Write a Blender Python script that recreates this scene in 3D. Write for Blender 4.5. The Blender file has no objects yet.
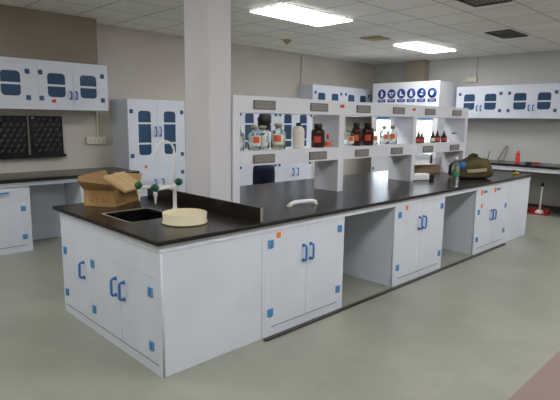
import bpy, bmesh, math, random
from mathutils import Vector, Matrix
random.seed(7)
C = bpy.context.scene.collection
PI = math.pi

# ------------------------------------------------------------------ materials
def lin(h):
    h = h.lstrip('#'); out = []
    for i in (0, 2, 4):
        c = int(h[i:i+2], 16)/255
        out.append(c/12.92 if c <= .04045 else ((c+.055)/1.055)**2.4)
    return (*out, 1)
def mat(name, col, rough=.5, metal=0, trans=0, emit=None, estr=0, noise=None, bump=0, bscale=40, spec=.5, ior=1.45):
    m = bpy.data.materials.new(name); m.use_nodes = True
    nt = m.node_tree; b = nt.nodes['Principled BSDF']
    b.inputs['Base Color'].default_value = lin(col)
    b.inputs['Roughness'].default_value = rough; b.inputs['Metallic'].default_value = metal
    b.inputs['Transmission Weight'].default_value = trans; b.inputs['IOR'].default_value = ior
    b.inputs['Specular IOR Level'].default_value = spec
    if emit:
        b.inputs['Emission Color'].default_value = lin(emit); b.inputs['Emission Strength'].default_value = estr
    if noise or bump:
        tc = nt.nodes.new('ShaderNodeTexCoord')
    if noise:                      # (second colour, scale, low, high)
        n = nt.nodes.new('ShaderNodeTexNoise'); n.inputs['Scale'].default_value = noise[1]; n.inputs['Detail'].default_value = 6
        r = nt.nodes.new('ShaderNodeValToRGB')
        r.color_ramp.elements[0].position = noise[2]; r.color_ramp.elements[0].color = lin(col)
        r.color_ramp.elements[1].position = noise[3]; r.color_ramp.elements[1].color = lin(noise[0])
        nt.links.new(tc.outputs['Object'], n.inputs['Vector']); nt.links.new(n.outputs['Fac'], r.inputs['Fac'])
        nt.links.new(r.outputs['Color'], b.inputs['Base Color'])
    if bump:
        n2 = nt.nodes.new('ShaderNodeTexNoise'); n2.inputs['Scale'].default_value = bscale; n2.inputs['Detail'].default_value = 4
        bp = nt.nodes.new('ShaderNodeBump'); bp.inputs['Strength'].default_value = bump; bp.inputs['Distance'].default_value = .01
        nt.links.new(tc.outputs['Object'], n2.inputs['Vector']); nt.links.new(n2.outputs['Fac'], bp.inputs['Height'])
        nt.links.new(bp.outputs['Normal'], b.inputs['Normal'])
    return m

M = dict(
    white=mat('white_plastic', '#dbe0e9', .42, noise=('#d3d9e3', 3, .4, .7), bump=.04, bscale=8),
    rack=mat('rack_white_plastic', '#e3e6ec', .45),
    blue=mat('blue_plastic', '#5593c8', .4), dblue=mat('darker_blue_plastic', '#385c84', .45), hblue=mat('handle_blue', '#3d7cc0', .35), groove=mat('groove_shadow_gap', '#8b8f97', .6),  # dblue: darker copy of the hinge blue, for wall and tall cabinets
    black=mat('black_epoxy', '#191615', .24, noise=('#292320', 30, .35, .75), bump=.004, bscale=60, spec=.55),
    edge=mat('dark_epoxy_edge', '#131212', .45),
    rim=mat('rough_rim', '#8d857c', .8),
    tan=mat('raw_sheet_edge', '#9d9184', .7),
    dkglass=mat('dark_cabinet_glass', '#34506c', .12, spec=.5),
    clutter=mat('cabinet_interior_clutter', '#2b3948', .6),
    orange=mat('orange_sticker', '#ee7d2e', .6),
    red=mat('red_sticker', '#d8452f', .6),
    wall=mat('wall_paint', '#cdc7be', .8, noise=('#c6bfb5', 1.5, .35, .7), bump=.05, bscale=60),
    wallend=mat('wall_paint_grey', '#c7c7c4', .8, noise=('#c0c0bd', 1.5, .35, .7), bump=.05, bscale=60),
    bulk=mat('bulkhead_brown', '#948a7c', .8, noise=('#8c8275', 2, .35, .7)),  # bulkhead is browner and darker than the wall
    pil=mat('pilaster_shaded', '#a39a88', .8),  # darker grey-beige: the shade above the hood is put into the colour
    column=mat('column_paint', '#dddde0', .6, noise=('#d7d6d9', 2, .35, .7)),
    dark=mat('black_plastic', '#141416', .3),
    peg=mat('highlit_peg_plastic', '#868486', .3),  # dark glossy pegs; their highlights are painted in as lighter grey
    steel=mat('socket_grey', '#8f8b87', .45),
    slot=mat('socket_dark', '#6b6763', .5),
    ivory=mat('ivory_plastic', '#d8d2bf', .5),
    milk=mat('milky_plastic', '#ebe5da', .45),
    cream=mat('cream_plastic', '#dfd6b6', .45),
    pipe=mat('white_enamel', '#f0eeeb', .25),
    green=mat('green_plastic', '#0b5c3c', .35),
    card=mat('cardboard', '#b4935f', .8, noise=('#aa8855', 9, .35, .7)),
    cardgrey=mat('faded_cardboard', '#9f8a6e', .85),
    cardin=mat('cardboard_inside', '#ab8b5c', .85),
    kraft=mat('kraft_paper', '#c9a876', .5, noise=('#bd9b68', 12, .35, .7), bump=.4, bscale=18),
    tape=mat('clear_tape', '#e8d2a8', .12),
    redink=mat('red_ink', '#a84432', .8),
    glass=mat('clear_glass', '#eef5f2', .03, trans=1, ior=1.3),
    frost=mat('ground_glass', '#cfc6b2', .35, trans=.5),
    amber=mat('amber_glass', '#33140a', .08, spec=.6),
    label=mat('white_label', '#e6e0d6', .6),
    olabel=mat('orange_label', '#e06a3e', .6),
    rlabel=mat('red_label', '#cf4f33', .6),
    yellowliq=mat('pale_yellow_liquid', '#e6dcae', .3),
    petglass=mat('pet_plastic', '#e4f2ec', .05, trans=.92, ior=1.2),
    glabel=mat('green_label', '#1f7a45', .4),
    olive=mat('olive_canvas', '#5d5433', .85, noise=('#4a4329', 8, .35, .7), bump=.5, bscale=14),
    band=mat('pale_webbing', '#a8a184', .8),
    bluecloth=mat('blue_cloth', '#2d6fae', .7),
    navy=mat('navy_cloth', '#141d33', .8, bump=.3, bscale=20),
    shirt=mat('pale_grey_cloth', '#b9bec4', .8, bump=.3, bscale=15),
    skin=mat('skin', '#b58468', .5),
    hair=mat('black_hair', '#0a0909', .75, bump=.8, bscale=60),
    vent=mat('vent_dark', '#3c3a38', .6),
    beige=mat('aged_plastic', '#b3a479', .6),
    frame=mat('lamp_frame', '#c9c7c2', .5),
    lamp=mat('lamp_diffuser', '#ffffff', .6, emit='#fbfcff', estr=14),
    hoodlamp=mat('hood_tube', '#ffffff', .6, emit='#f4faff', estr=60),
    signblue=mat('sign_blue', '#123f93', .5),
    signwhite=mat('sign_white', '#e8eaee', .5),
    hoodwhite=mat('hood_white', '#eceef2', .4),
    grey=mat('grey_panel', '#9a9890', .6),
    skirting=mat('skirting_dark', '#4a443e', .6),
    metal=mat('dark_metal', '#4c4744', .4, metal=.5),
    sponge=mat('yellow_sponge', '#c9b23a', .9), dgreen=mat('dark_green_scourer', '#37411f', .9),
    purple=mat('dark_purple', '#2a2030', .5),
    redplastic=mat('red_plastic', '#a52a2a', .5),
    tealtext=mat('teal_print', '#3c7d92', .6),
    stick=mat('grey_wood', '#8f887b', .7),
)

def node_math(nt, op, a, b=None):
    n = nt.nodes.new('ShaderNodeMath'); n.operation = op
    for i, v in enumerate((a, b)):
        if v is None: continue
        if isinstance(v, (int, float)): n.inputs[i].default_value = v
        else: nt.links.new(v, n.inputs[i])
    return n.outputs[0]
def ceiling_mat():
    m = mat('ceiling_tile', '#d8d5cd', .85, bump=.15, bscale=120)
    nt = m.node_tree; b = nt.nodes['Principled BSDF']
    g = nt.nodes.new('ShaderNodeNewGeometry'); s = nt.nodes.new('ShaderNodeSeparateXYZ'); nt.links.new(g.outputs['Position'], s.inputs[0])
    def line(o, off, size, w):
        f = node_math(nt, 'FRACT', node_math(nt, 'DIVIDE', node_math(nt, 'SUBTRACT', o, off), size))
        return node_math(nt, 'LESS_THAN', f, w/size)
    k = node_math(nt, 'MAXIMUM', line(s.outputs[0], 2.445-12, .6, .015), line(s.outputs[1], 1.515-12, .6, .015))
    n = nt.nodes.new('ShaderNodeTexNoise'); n.inputs['Scale'].default_value = 1.3; nt.links.new(g.outputs['Position'], n.inputs['Vector'])
    rp = nt.nodes.new('ShaderNodeValToRGB'); rp.color_ramp.elements[0].color = lin('#efede7'); rp.color_ramp.elements[1].color = lin('#e6e3dc')
    rp.color_ramp.elements[0].position = .35; rp.color_ramp.elements[1].position = .7
    nt.links.new(n.outputs['Fac'], rp.inputs['Fac'])
    mx = nt.nodes.new('ShaderNodeMix'); mx.data_type = 'RGBA'
    nt.links.new(k, mx.inputs[0]); nt.links.new(rp.outputs[0], mx.inputs[6]); mx.inputs[7].default_value = lin('#a19e97')
    nt.links.new(mx.outputs[2], b.inputs['Base Color'])
    return m
def floor_mat():
    m = mat('epoxy_floor', '#8b8f84', .3, bump=.03, bscale=5)
    nt = m.node_tree; b = nt.nodes['Principled BSDF']
    g = nt.nodes.new('ShaderNodeNewGeometry'); s = nt.nodes.new('ShaderNodeSeparateXYZ'); nt.links.new(g.outputs['Position'], s.inputs[0])
    n = nt.nodes.new('ShaderNodeTexNoise'); n.inputs['Scale'].default_value = 1.1; n.inputs['Detail'].default_value = 8; n.inputs['Roughness'].default_value = .65
    nt.links.new(g.outputs['Position'], n.inputs['Vector'])
    rp = nt.nodes.new('ShaderNodeValToRGB'); rp.color_ramp.elements[0].color = lin('#8b8d80'); rp.color_ramp.elements[1].color = lin('#9fa092')
    rp.color_ramp.elements[0].position = .35; rp.color_ramp.elements[1].position = .68
    nt.links.new(n.outputs['Fac'], rp.inputs['Fac'])
    # a red-brown painted lane on the floor near the front wall
    k = node_math(nt, 'LESS_THAN', s.outputs[1], -1.53)
    k = node_math(nt, 'MULTIPLY', k, node_math(nt, 'GREATER_THAN', s.outputs[0], .9))
    mx = nt.nodes.new('ShaderNodeMix'); mx.data_type = 'RGBA'
    nt.links.new(k, mx.inputs[0]); nt.links.new(rp.outputs[0], mx.inputs[6]); mx.inputs[7].default_value = lin('#8a7670')
    nt.links.new(mx.outputs[2], b.inputs['Base Color'])
    r2 = nt.nodes.new('ShaderNodeMapRange'); r2.inputs[3].default_value = .22; r2.inputs[4].default_value = .45
    nt.links.new(n.outputs['Fac'], r2.inputs[0]); nt.links.new(r2.outputs[0], b.inputs['Roughness'])
    return m
M['ceiling'] = ceiling_mat(); M['floor'] = floor_mat()

# ------------------------------------------------------------------ mesh helpers
class MB:
    def __init__(s): s.bm = bmesh.new()
    def box(s, x0, y0, z0, x1, y1, z1, mtx=None, mi=0):
        v = [s.bm.verts.new(p) for p in ((x0,y0,z0),(x1,y0,z0),(x1,y1,z0),(x0,y1,z0),(x0,y0,z1),(x1,y0,z1),(x1,y1,z1),(x0,y1,z1))]
        for f in ((0,3,2,1),(4,5,6,7),(0,1,5,4),(1,2,6,5),(2,3,7,6),(3,0,4,7)):
            s.bm.faces.new([v[i] for i in f]).material_index = mi
        if mtx: bmesh.ops.transform(s.bm, matrix=mtx, verts=v)
        return s
    def lathe(s, prof, n=20, mtx=None, a0=0, a1=2*PI, cap=True, mi=0):
        full = abs(a1-a0-2*PI) < 1e-6
        k = n if full else n+1
        rings = []
        for r, z in prof:
            rings.append([s.bm.verts.new((max(r,1e-5)*math.cos(a0+(a1-a0)*i/n), max(r,1e-5)*math.sin(a0+(a1-a0)*i/n), z)) for i in range(k)])
        for a, b in zip(rings, rings[1:]):
            for i in range(n):
                j = (i+1) % k
                f = s.bm.faces.new((a[i], a[j], b[j], b[i])); f.smooth = True; f.material_index = mi
        if cap and full:
            if prof[0][0] > 1e-4: s.bm.faces.new(rings[0][::-1])
            if prof[-1][0] > 1e-4: s.bm.faces.new(rings[-1])
        if mtx: bmesh.ops.transform(s.bm, matrix=mtx, verts=[v for r in rings for v in r])
        return s
    def tube(s, pts, r, n=10, closed=False):
        P = [Vector(p) for p in pts]; rr = r if isinstance(r, (list, tuple)) else [r]*len(P)
        rings = []; prev = None
        for i, p in enumerate(P):
            if closed: t = (P[(i+1) % len(P)]-P[i-1])
            else: t = (P[min(i+1, len(P)-1)]-P[max(i-1, 0)])
            t.normalize()
            if prev is None: u = t.orthogonal().normalized()
            else: u = (prev-t*prev.dot(t)).normalized()
            prev = u; w = t.cross(u)
            rings.append([s.bm.verts.new(p+(u*math.cos(2*PI*k/n)+w*math.sin(2*PI*k/n))*rr[i]) for k in range(n)])
        pr = list(zip(rings, rings[1:])) + ([(rings[-1], rings[0])] if closed else [])
        for a, b in pr:
            for i in range(n):
                f = s.bm.faces.new((a[i], a[(i+1) % n], b[(i+1) % n], b[i])); f.smooth = True
        if not closed:
            s.bm.faces.new(rings[0][::-1]); s.bm.faces.new(rings[-1])
        return s
    def prism(s, pts, y0, y1):                      # outline in XZ, thickness along y
        a = [s.bm.verts.new((x, y0, z)) for x, z in pts]; b = [s.bm.verts.new((x, y1, z)) for x, z in pts]
        n = len(pts)
        s.bm.faces.new(a); s.bm.faces.new(b[::-1])
        for i in range(n): s.bm.faces.new((a[i], b[i], b[(i+1) % n], a[(i+1) % n]))
        return s
    def quadslab(s, q, t):                          # a bent sheet: quad with thickness
        q = [Vector(p) for p in q]; nrm = (q[1]-q[0]).cross(q[3]-q[0]).normalized()*t
        a = [s.bm.verts.new(p) for p in q]; b = [s.bm.verts.new(p+nrm) for p in q]
        s.bm.faces.new(a[::-1]); s.bm.faces.new(b)
        for i in range(4): s.bm.faces.new((a[i], a[(i+1) % 4], b[(i+1) % 4], b[i]))
        return s
    def sphere(s, c, r, sc=(1,1,1), n=16):
        g = bmesh.ops.create_uvsphere(s.bm, u_segments=n, v_segments=n//2+2, radius=r)
        for v in g['verts']: v.co = Vector((v.co.x*sc[0]+c[0], v.co.y*sc[1]+c[1], v.co.z*sc[2]+c[2]))
        for f in {f for v in g['verts'] for f in v.link_faces}: f.smooth = True
        return s
    def build(s, name, m, parent=None, bevel=0, loc=None, label=None, mats=None):
        bmesh.ops.recalc_face_normals(s.bm, faces=s.bm.faces)
        me = bpy.data.meshes.new(name); s.bm.to_mesh(me); s.bm.free()
        return link(name, me, m, parent, bevel, loc, label, mats)
def link(name, me, m, parent=None, bevel=0, loc=None, label=None, mats=None):
    for k in (mats or [m]): me.materials.append(M[k] if isinstance(k, str) else k)
    o = bpy.data.objects.new(name, me); C.objects.link(o)
    if parent: o.parent = parent
    if loc: o.location = loc
    if bevel:
        b = o.modifiers.new('bevel', 'BEVEL'); b.width = bevel; b.segments = 2; b.limit_method = 'ANGLE'; b.angle_limit = math.radians(50)
    if label: o['label'] = label
    return o
def rrect(x0, z0, x1, z1, r, n=5):
    out = []
    for cx, cz, a in ((x1-r, z1-r, 0), (x0+r, z1-r, PI/2), (x0+r, z0+r, PI), (x1-r, z0+r, 1.5*PI)):
        out += [(cx+r*math.cos(a+PI/2*i/n), cz+r*math.sin(a+PI/2*i/n)) for i in range(n+1)]
    return out
def rect(x0, z0, x1, z1): return [(x0,z0),(x1,z0),(x1,z1),(x0,z1)]
def sheet(outer, holes, t):
    """flat sheet with holes: outline in XY, thickness 0..t in Z; returns a mesh"""
    cu = bpy.data.curves.new('sheet', 'CURVE'); cu.dimensions = '2D'; cu.fill_mode = 'BOTH'; cu.extrude = t/2
    for pts in [outer]+holes:
        sp = cu.splines.new('POLY'); sp.points.add(len(pts)-1); sp.use_cyclic_u = True
        for p, q in zip(sp.points, pts): p.co = (q[0], q[1], 0, 1)
    o = bpy.data.objects.new('sheet', cu); C.objects.link(o)
    dg = bpy.context.evaluated_depsgraph_get(); me = bpy.data.meshes.new_from_object(o.evaluated_get(dg))
    bpy.data.objects.remove(o); bpy.data.curves.remove(cu)
    me.transform(Matrix.Translation((0, 0, t/2)))
    bm = bmesh.new(); bm.from_mesh(me); bmesh.ops.remove_doubles(bm, verts=bm.verts, dist=1e-5)
    bmesh.ops.recalc_face_normals(bm, faces=bm.faces); bm.to_mesh(me); bm.free()
    me.materials.clear()
    return me
UP = Matrix(((1,0,0,0),(0,0,1,0),(0,1,0,0),(0,0,0,1)))      # XY outline -> XZ panel, thickness 0..t along +y
def panel(name, outer, holes, t, m, parent, y0=0, bevel=0, label=None):
    me = sheet(outer, holes, t); me.transform(Matrix.Translation((0, y0, 0)) @ UP); me.flip_normals()
    bm = bmesh.new(); bm.from_mesh(me); bmesh.ops.recalc_face_normals(bm, faces=bm.faces); bm.to_mesh(me); bm.free()
    return link(name, me, m, parent, bevel, None, label)

def thing(name, label, cat, loc=(0,0,0), rz=0, group=None):
    o = bpy.data.objects.new(name, None); C.objects.link(o); o.empty_display_size = .1
    o.location = loc; o.rotation_euler = (0, 0, rz)
    return tag(o, label, cat, group)
def tag(o, label, cat, group=None):
    o['label'] = label; o['category'] = cat
    if group: o['group'] = group
    return o
def struct(o): o['kind'] = 'structure'; return o
def kids(o): return [c for c in C.objects if c.parent == o]
def dup(root, loc, rz, label, group=None):
    r = root.copy(); C.objects.link(r); r.location = loc; r.rotation_euler = (0, 0, rz); r['label'] = label
    if group: r['group'] = group
    for ch in kids(root):
        c = ch.copy(); C.objects.link(c); c.parent = r
        for g in kids(ch):
            d = g.copy(); C.objects.link(d); d.parent = c
    return r

# ------------------------------------------------------------------ the room
YB, XE, HC, XW, YF = 4.29, 8.15, 2.80, -3.2, -4.2
struct(MB().box(XW, YF, -.1, XE, YB, 0).build('floor', 'floor'))
struct(MB().box(XW, YF, HC, XE, YB, HC+.1).build('ceiling', 'ceiling'))
struct(MB().box(XW-.1, YB, -.1, XE+.1, YB+.12, HC+.1).build('wall_back', 'wall'))
struct(MB().box(XE, YF, -.1, XE+.12, YB, HC+.1).build('wall_right', 'wallend'))
struct(MB().box(XW-.12, YF, -.1, XW, YB, HC+.1).build('wall_left', 'wall'))
struct(MB().box(XW-.1, YF-.12, -.1, XE+.1, YF, HC+.1).build('wall_front', 'wall'))
struct(MB().box(-2.2, 4.0, 2.225, 1.53, YB, HC).build('trim_bulkhead', 'bulk', bevel=.004))
struct(MB().box(.825, .63, 0, 1.04, .955, HC).build('column', 'column', bevel=.012))
struct(MB().box(5.69, YB-.03, 0, 5.73, YB, HC).build('trim_joint', 'wall', bevel=.004))
struct(MB().box(7.95, 2.95, 0, XE, 3.38, HC).build('trim_pilaster', 'pil', bevel=.004))
struct(MB().box(XE-.012, YF, 0, XE, 2.94, .1).build('baseboard_right', 'skirting', bevel=.003))
mb = MB()
mb.box(XW, YB-.025, HC-.022, XE, YB, HC); mb.box(XE-.025, YF, HC-.022, XE, YB, HC)
struct(mb.build('trim_ceiling', 'frame'))

# ------------------------------------------------------------------ cabinets (local: x width, front at y=0 facing -y, z up)
def hinge(parent, x, z, s=.052, name='hinge', m='blue'):
    mb = MB(); h = s/2
    mb.box(x-h, -.009, z-h*1.08, x-.006, -.0015, z+h*1.08); mb.box(x+.006, -.009, z-h*1.08, x+h, -.0015, z+h*1.08)
    mb.tube([(x, -.009, z-h*1.08), (x, -.009, z+h*1.08)], .0085, 8)
    return mb.build(name, m, parent, .002, label='blue plastic hinge')
def handle(parent, x, z0, z1, d=.036):
    pts = [(x,-.001,z0),(x,-d*.75,z0),(x,-d,z0+.012)]+[(x,-d,z0+(z1-z0)*t) for t in (.3,.5,.7)]+[(x,-d,z1-.012),(x,-d*.75,z1),(x,-.001,z1)]
    mb = MB().tube(pts, .009, 8)
    for z in (z0, z1): mb.box(x-.012, -.006, z-.012, x+.012, -.0015, z+.012)
    return mb.build('handle', 'hblue', parent, .0, label='blue plastic pull handle')
def carcass(parent, w, d, z0, z1, opens, shelves=(), t=.018, top=True):
    """hollow box with a face frame whose openings take the doors"""
    mb = MB()
    mb.box(0, .0185, z0, t, d, z1); mb.box(w-t, .0185, z0, w, d, z1)
    mb.box(t, d-.012, z0, w-t, d, z1)
    if top: mb.box(t, .0185, z1-t, w-t, d-.012, z1)
    mb.box(t, .0185, z0+.06 if z0 < .01 else z0, w-t, d-.012, z0+(.06 if z0 < .01 else 0)+t)
    for z in shelves: mb.box(t, .05, z-.009, w-t, d-.012, z+.009)
    o = mb.build('carcass', 'white', parent, .0015)
    panel('face_frame', rect(0, z0, w, z1), [rect(*q) for q in opens], .018, 'white', parent)
    return o
def door(parent, x0, z0, x1, z1, hx, hz, hnd=None, wins=(), hs=.052, hm='blue'):
    g = .002
    o = panel('door', rect(x0+g, z0+g, x1-g, z1-g), [rrect(*w[:5]) for w in wins], .018, 'white', parent, y0=-.0015)
    for w in wins:
        panel('pane', rrect(w[0]+.0005, w[1]+.0005, w[2]-.0005, w[3]-.0005, w[4]-.0005), [], .005, 'dkglass', o, y0=.0065, label='dark glass pane')
        for bz in w[5]:
            MB().box(w[0]-.001, .0, bz-.0125, w[2]+.001, .006, bz+.0125).build('window_bar', 'white', o, label='white bar across the window')
    for z in hz: hinge(o, hx, z, hs, m=hm)
    if hnd: handle(o, *hnd)
    return o
def sticker(parent, x, z, w=.032, h=.034, m='orange', label='orange square sticker'):
    return MB().box(x-w/2, -.0035, z-h/2, x+w/2, -.0016, z+h/2).build('sticker', m, parent, label=label)

# wall cabinets, 0.92 wide, z 1.633..2.213 -----------------------------------------------------
def make_wall_cabinet(loc, rz, label, group):
    t = thing('wall_cabinet', label, 'cabinet', loc, rz, group)
    w, h = .92, .585; c = w/2
    carcass(t, w, .35, 0, h, [(.045, .045, w-.045, h-.045)])
    for s in (-1, 1):
        xa, xb = (.045, c) if s < 0 else (c, w-.045)
        wc = c+s*.2
        door(t, xa, .045, xb, h-.045, c+s*.385, (.135, .44), (c+s*.036, .14, .225),
             [(wc-.108, .152, wc+.108, .44, .045, (.293,))], hm='dblue')
    return t
GW = 'wall cabinets with dark windows'
wc0 = make_wall_cabinet((.70, 3.94, 1.633), 0, 'white wall cabinet above black pegboards, orange sticker on its lower left', GW)
dup(wc0, (-.22, 3.94, 1.633), 0, 'white wall cabinet cut off by the left edge of the photo, above left pegboard', GW)
dup(wc0, (5.67, 3.94, 1.633), 0, 'white wall cabinet on back wall above reagent rack, grey left side showing', GW)
dup(wc0, (6.592, 3.94, 1.633), 0, 'white wall cabinet on back wall half hidden behind white fume hood', GW)
dup(wc0, (7.80, 2.145, 1.633), -PI/2, 'white wall cabinet on end wall, nearest the fume hood, under junction box', GW)
dup(wc0, (7.80, 1.223, 1.633), -PI/2, 'white wall cabinet on end wall at upper right, above orange bottle', GW)
dup(wc0, (7.80, .301, 1.633), -PI/2, 'white wall cabinet on end wall, mostly cut off by the right edge of the photo', GW)
sticker(wc0, .918-.70, 1.738-1.633, .05, .04, 'red', 'red orange sticker')

# tall cabinets ------------------------------------------------------------------------------
def make_tall(loc, label, group):
    t = thing('tall_cabinet', label, 'cabinet', loc, 0, group)
    w, h = .90, 1.80; c = w/2
    carcass(t, w, .47, 0, h, [(.04, .09, w-.04, .855), (.04, .90, w-.04, 1.76)])
    for s in (-1, 1):
        xa, xb = (.04, c) if s < 0 else (c, w-.04)
        wc = c+s*.2; a, b = wc-.098, wc+.098
        door(t, xa, .90, xb, 1.76, c+s*.40, (1.03, 1.635), (c+s*.037, 1.30, 1.42),
             [(a, 1.035, b, 1.645, .045, (1.195, 1.475))], hm='dblue')
        door(t, xa, .09, xb, .855, c+s*.40, (.20, .765), (c+s*.06, .55, .68), hm='dblue')
    return t
GT = 'tall glass-windowed cabinets along the back wall'
tc0 = make_tall((1.83, 3.82, 0), 'tall white cabinet with window doors left of the column, behind faucet', GT)
dup(tc0, (3.745, 3.82, 0), 0, 'tall white cabinet on back wall directly behind the clear stoppered bottles', GT)
dup(tc0, (4.648, 3.82, 0), 0, 'tall white cabinet on back wall seen behind the white plastic bottle', GT)
sticker(tc0, .25, .872, .042, .045)

# island: base cabinets -----------------------------------------------------------------------
H = .8235
def kick(parent, x0, x1, z0=.062, z1=.069):
    MB().box(x0, -.002, z0, x1, .004, z1).build('toe_groove', 'groove', parent, label='thin grey groove')
sk = thing('sink_cabinet', 'white base cabinet under sink, forming near end of the island bench', 'cabinet', (0, 1.48, 0), -PI/2)
carcass(sk, 1.48, .80, 0, H, [(.03, .075, .50, .605), (.52, .075, 1.44, .605)], top=False)
door(sk, .03, .075, .50, .605, .075, (.175, .515), (.41, .375, .49))
door(sk, .52, .075, .98, .605, .565, (.172, .515), (.915, .375, .49))
door(sk, .98, .075, 1.44, .605, 1.365, (.168, .515), (1.03, .375, .49))
kick(sk, .03, 1.44)
def base_unit(loc, w, label, short=False, rz=0, group='base cabinets along the long side of island bench'):
    t = thing('base_cabinet', label, 'cabinet', loc, rz, group)
    zt = .60 if short else .765; c = w/2
    carcass(t, w, .60, 0, H, [(.02, .08, w-.02, zt)])
    hz = (.178, .507) if short else (.178, .685)
    hh = (.375, .49) if short else (.505, .62)
    door(t, .02, .08, c, zt, .075, hz, (c-.04, *hh)); door(t, c, .08, w-.02, zt, w-.065, hz, (c+.04, *hh))
    kick(t, .09, w-.08)
    return t
b1 = base_unit((.806, 0, 0), .904, 'white two-door base cabinet nearest the camera on long side of island bench')
sticker(b1, .957-.806, .737, .04, .04)
b2 = base_unit((2.463, 0, 0), .938, 'white two-door base cabinet in middle of island between the two knee spaces')
sticker(b2, 2.655-2.463, .742, .042, .04)
b3 = base_unit((4.166, 0, 0), .925, 'white two-door base cabinet at far part of island with orange tags above its doors', True)
for x in (4.296, 4.672):
    sticker(b3, x-4.166, .735, .05, .06, 'orange', 'orange square tag')
    MB().box(x-4.166+.045, -.0035, .725, x-4.166+.15, -.0016, .75).build('printed_tag', 'tealtext', b3, label='small teal printed word on white tag')
sticker(b3, 4.316-4.166, .572, .04, .045)
ec = thing('base_cabinet', 'white base cabinet forming far end of island bench, blank white side facing camera', 'cabinet', (5.83, 0, 0), PI/2)
carcass(ec, 1.48, .735, 0, H, [(.03, .075, .74, .605), (.74, .075, 1.45, .605)])
door(ec, .03, .075, .74, .605, .075, (.175, .515), (.70, .375, .49))
door(ec, .74, .075, 1.45, .605, 1.405, (.175, .515), (.78, .375, .49))

# island: worktop with sink cut-out and a notch round the column
L, D, ov = 5.83, 1.48, .028
SX0, SX1, SY0, SY1 = .125, .49, .57, .99
wt = thing('island_worktop', 'black epoxy worktop with upstand on the long white island bench', 'worktop', (0, 0, .824))
me = sheet(rect(-ov, -ov, L+ov, D+.07), [rrect(SX0, SY0, SX1, SY1, .03), rect(.822, .627, 1.043, .958)], .026)
slab = link('slab', me, 'black', wt, .004, label='black epoxy slab')
mb = MB(); mb.box(-ov+.001, -ov-.0015, .001, L+ov-.001, -ov, .022); mb.box(-ov-.0015, -ov+.001, .001, -ov, D+.069, .022)
mb.build('edge_band', 'edge', wt)
MB().box(.800, .02, .0265, .814, D+.06, .124).build('upstand', 'black', wt, .003, label='black epoxy upstand')
mb = MB(); mb.box(.8145, .02, .0265, .8185, D+.06, .123); mb.box(.80, .0155, .0265, .8185, .0195, .123); mb.build('upstand_edge', 'tan', wt, label='pale raw back of the upstand')
tag(MB().box(-.004, -.0055, .776, 5.83, -.0022, .8235).build('apron_rail', 'white', None, .001), 'long white rail under front edge of the island worktop, crossing both knee spaces', 'rail')
tag(MB().box(-.0055, -.0018, .776, -.0022, 1.48, .8235).build('apron_rail', 'white', None, .001), 'short white rail under worktop edge at sink end of the island', 'rail')
for a, b, t in ((1.712, 2.461, 'white back panel closing the knee space nearest the camera'), (3.403, 4.164, 'white back panel closing the farther knee space of the island')):
    tag(MB().box(a, .70, .001, b, .72, .8235).build('knee_panel', 'white', None, .001), t, 'panel')
me = sheet(rrect(SX0-.014, SY0-.006, SX1+.012, SY1+.022, .035), [rrect(SX0, SY0, SX1, SY1, .03)], .0012); me.transform(Matrix.Translation((0, 0, .026)))
link('cut_rim', me, 'rim', wt, 0, label='pale rough rim round the sink cut-out')
# sink basin hangs below the cut-out
mb = MB(); t_ = .012; x0, x1, y0, y1 = SX0-.03, SX1+.03, SY0-.03, SY1+.03
mb.box(x0, y0, .56, x1, y1, .575)
mb.box(x0, y0, .575, x0+t_, y1, .8235); mb.box(x1-t_, y0, .575, x1, y1, .8235); mb.box(x0+t_, y0, .575, x1-t_, y0+t_, .8235); mb.box(x0+t_, y1-t_, .575, x1-t_, y1, .8235)
s_ = thing('sink_basin', 'black laboratory sink basin set into the near end of island worktop', 'sink', (0, 0, 0))
mb.build('basin', 'dark', s_, .004)
MB().lathe([(.0, .577), (.04, .577), (.045, .576)], 16, Matrix.Translation((.30, .80, 0))).build('drain', 'metal', s_, label='metal drain')

# dark strip along the floor in front of the island
tag(MB().box(.79, -.062, .001, 5.0, -.028, .016).build('floor_strip', 'metal', None, .004), 'long dark metal strip on the floor along the front of island bench', 'strip')

# faucet --------------------------------------------------------------------------------------
fc = thing('lab_faucet', 'white three-way laboratory faucet with green knobs behind the sink', 'faucet', (.584, .749, .85))
MB().lathe([(.032, .001), (.032, .012), (.017, .022), (.0145, .05), (.0145, .165), (.021, .17), (.021, .20), (.012, .21)], 18).build('pillar', 'pipe', fc)
g = [(0, 0, .20), (0, 0, .455)]
for i in range(0, 13):
    a = PI*i/12; g.append((-.075+.075*math.cos(a), .0, .455+.075*math.sin(a)))
g += [(-.15, 0, .42)]
MB().tube(g, .0085, 10).lathe([(.012, .405), (.012, .425)], 12, Matrix.Translation((-.15, 0, 0))).build('gooseneck', 'pipe', fc)
def tap(dx, dy):
    n = math.hypot(dx, dy); ux, uy = dx/n, dy/n
    o = MB().tube([(.0, 0, .185), (dx*.3, dy*.3, .187), (dx*.9, dy*.9, .178), (dx, dy, .172), (dx, dy, .15), (dx, dy, .13)], [.013, .013, .012, .013, .016, .016], 10).tube([(dx, dy, .132), (dx, dy, .115), (dx, dy, .085), (dx, dy, .07)], [.012, .009, .007, .005], 10).build('side_tap', 'pipe', fc)
    MB().tube([(dx, dy, .17), (dx+ux*.03, dy+uy*.03, .19)], .01, 8).lathe([(.0, -.004), (.026, .0), (.031, .012), (.028, .038), (.02, .046), (0, .048)], 8, Matrix.Translation((dx+ux*.02, dy+uy*.02, .178)) @ Matrix.Rotation(-.9, 4, Vector((-uy, ux, 0)))).build('knob', 'green', o, label='green knob')
tap(-.165, .0); tap(-.19, .19)
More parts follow.
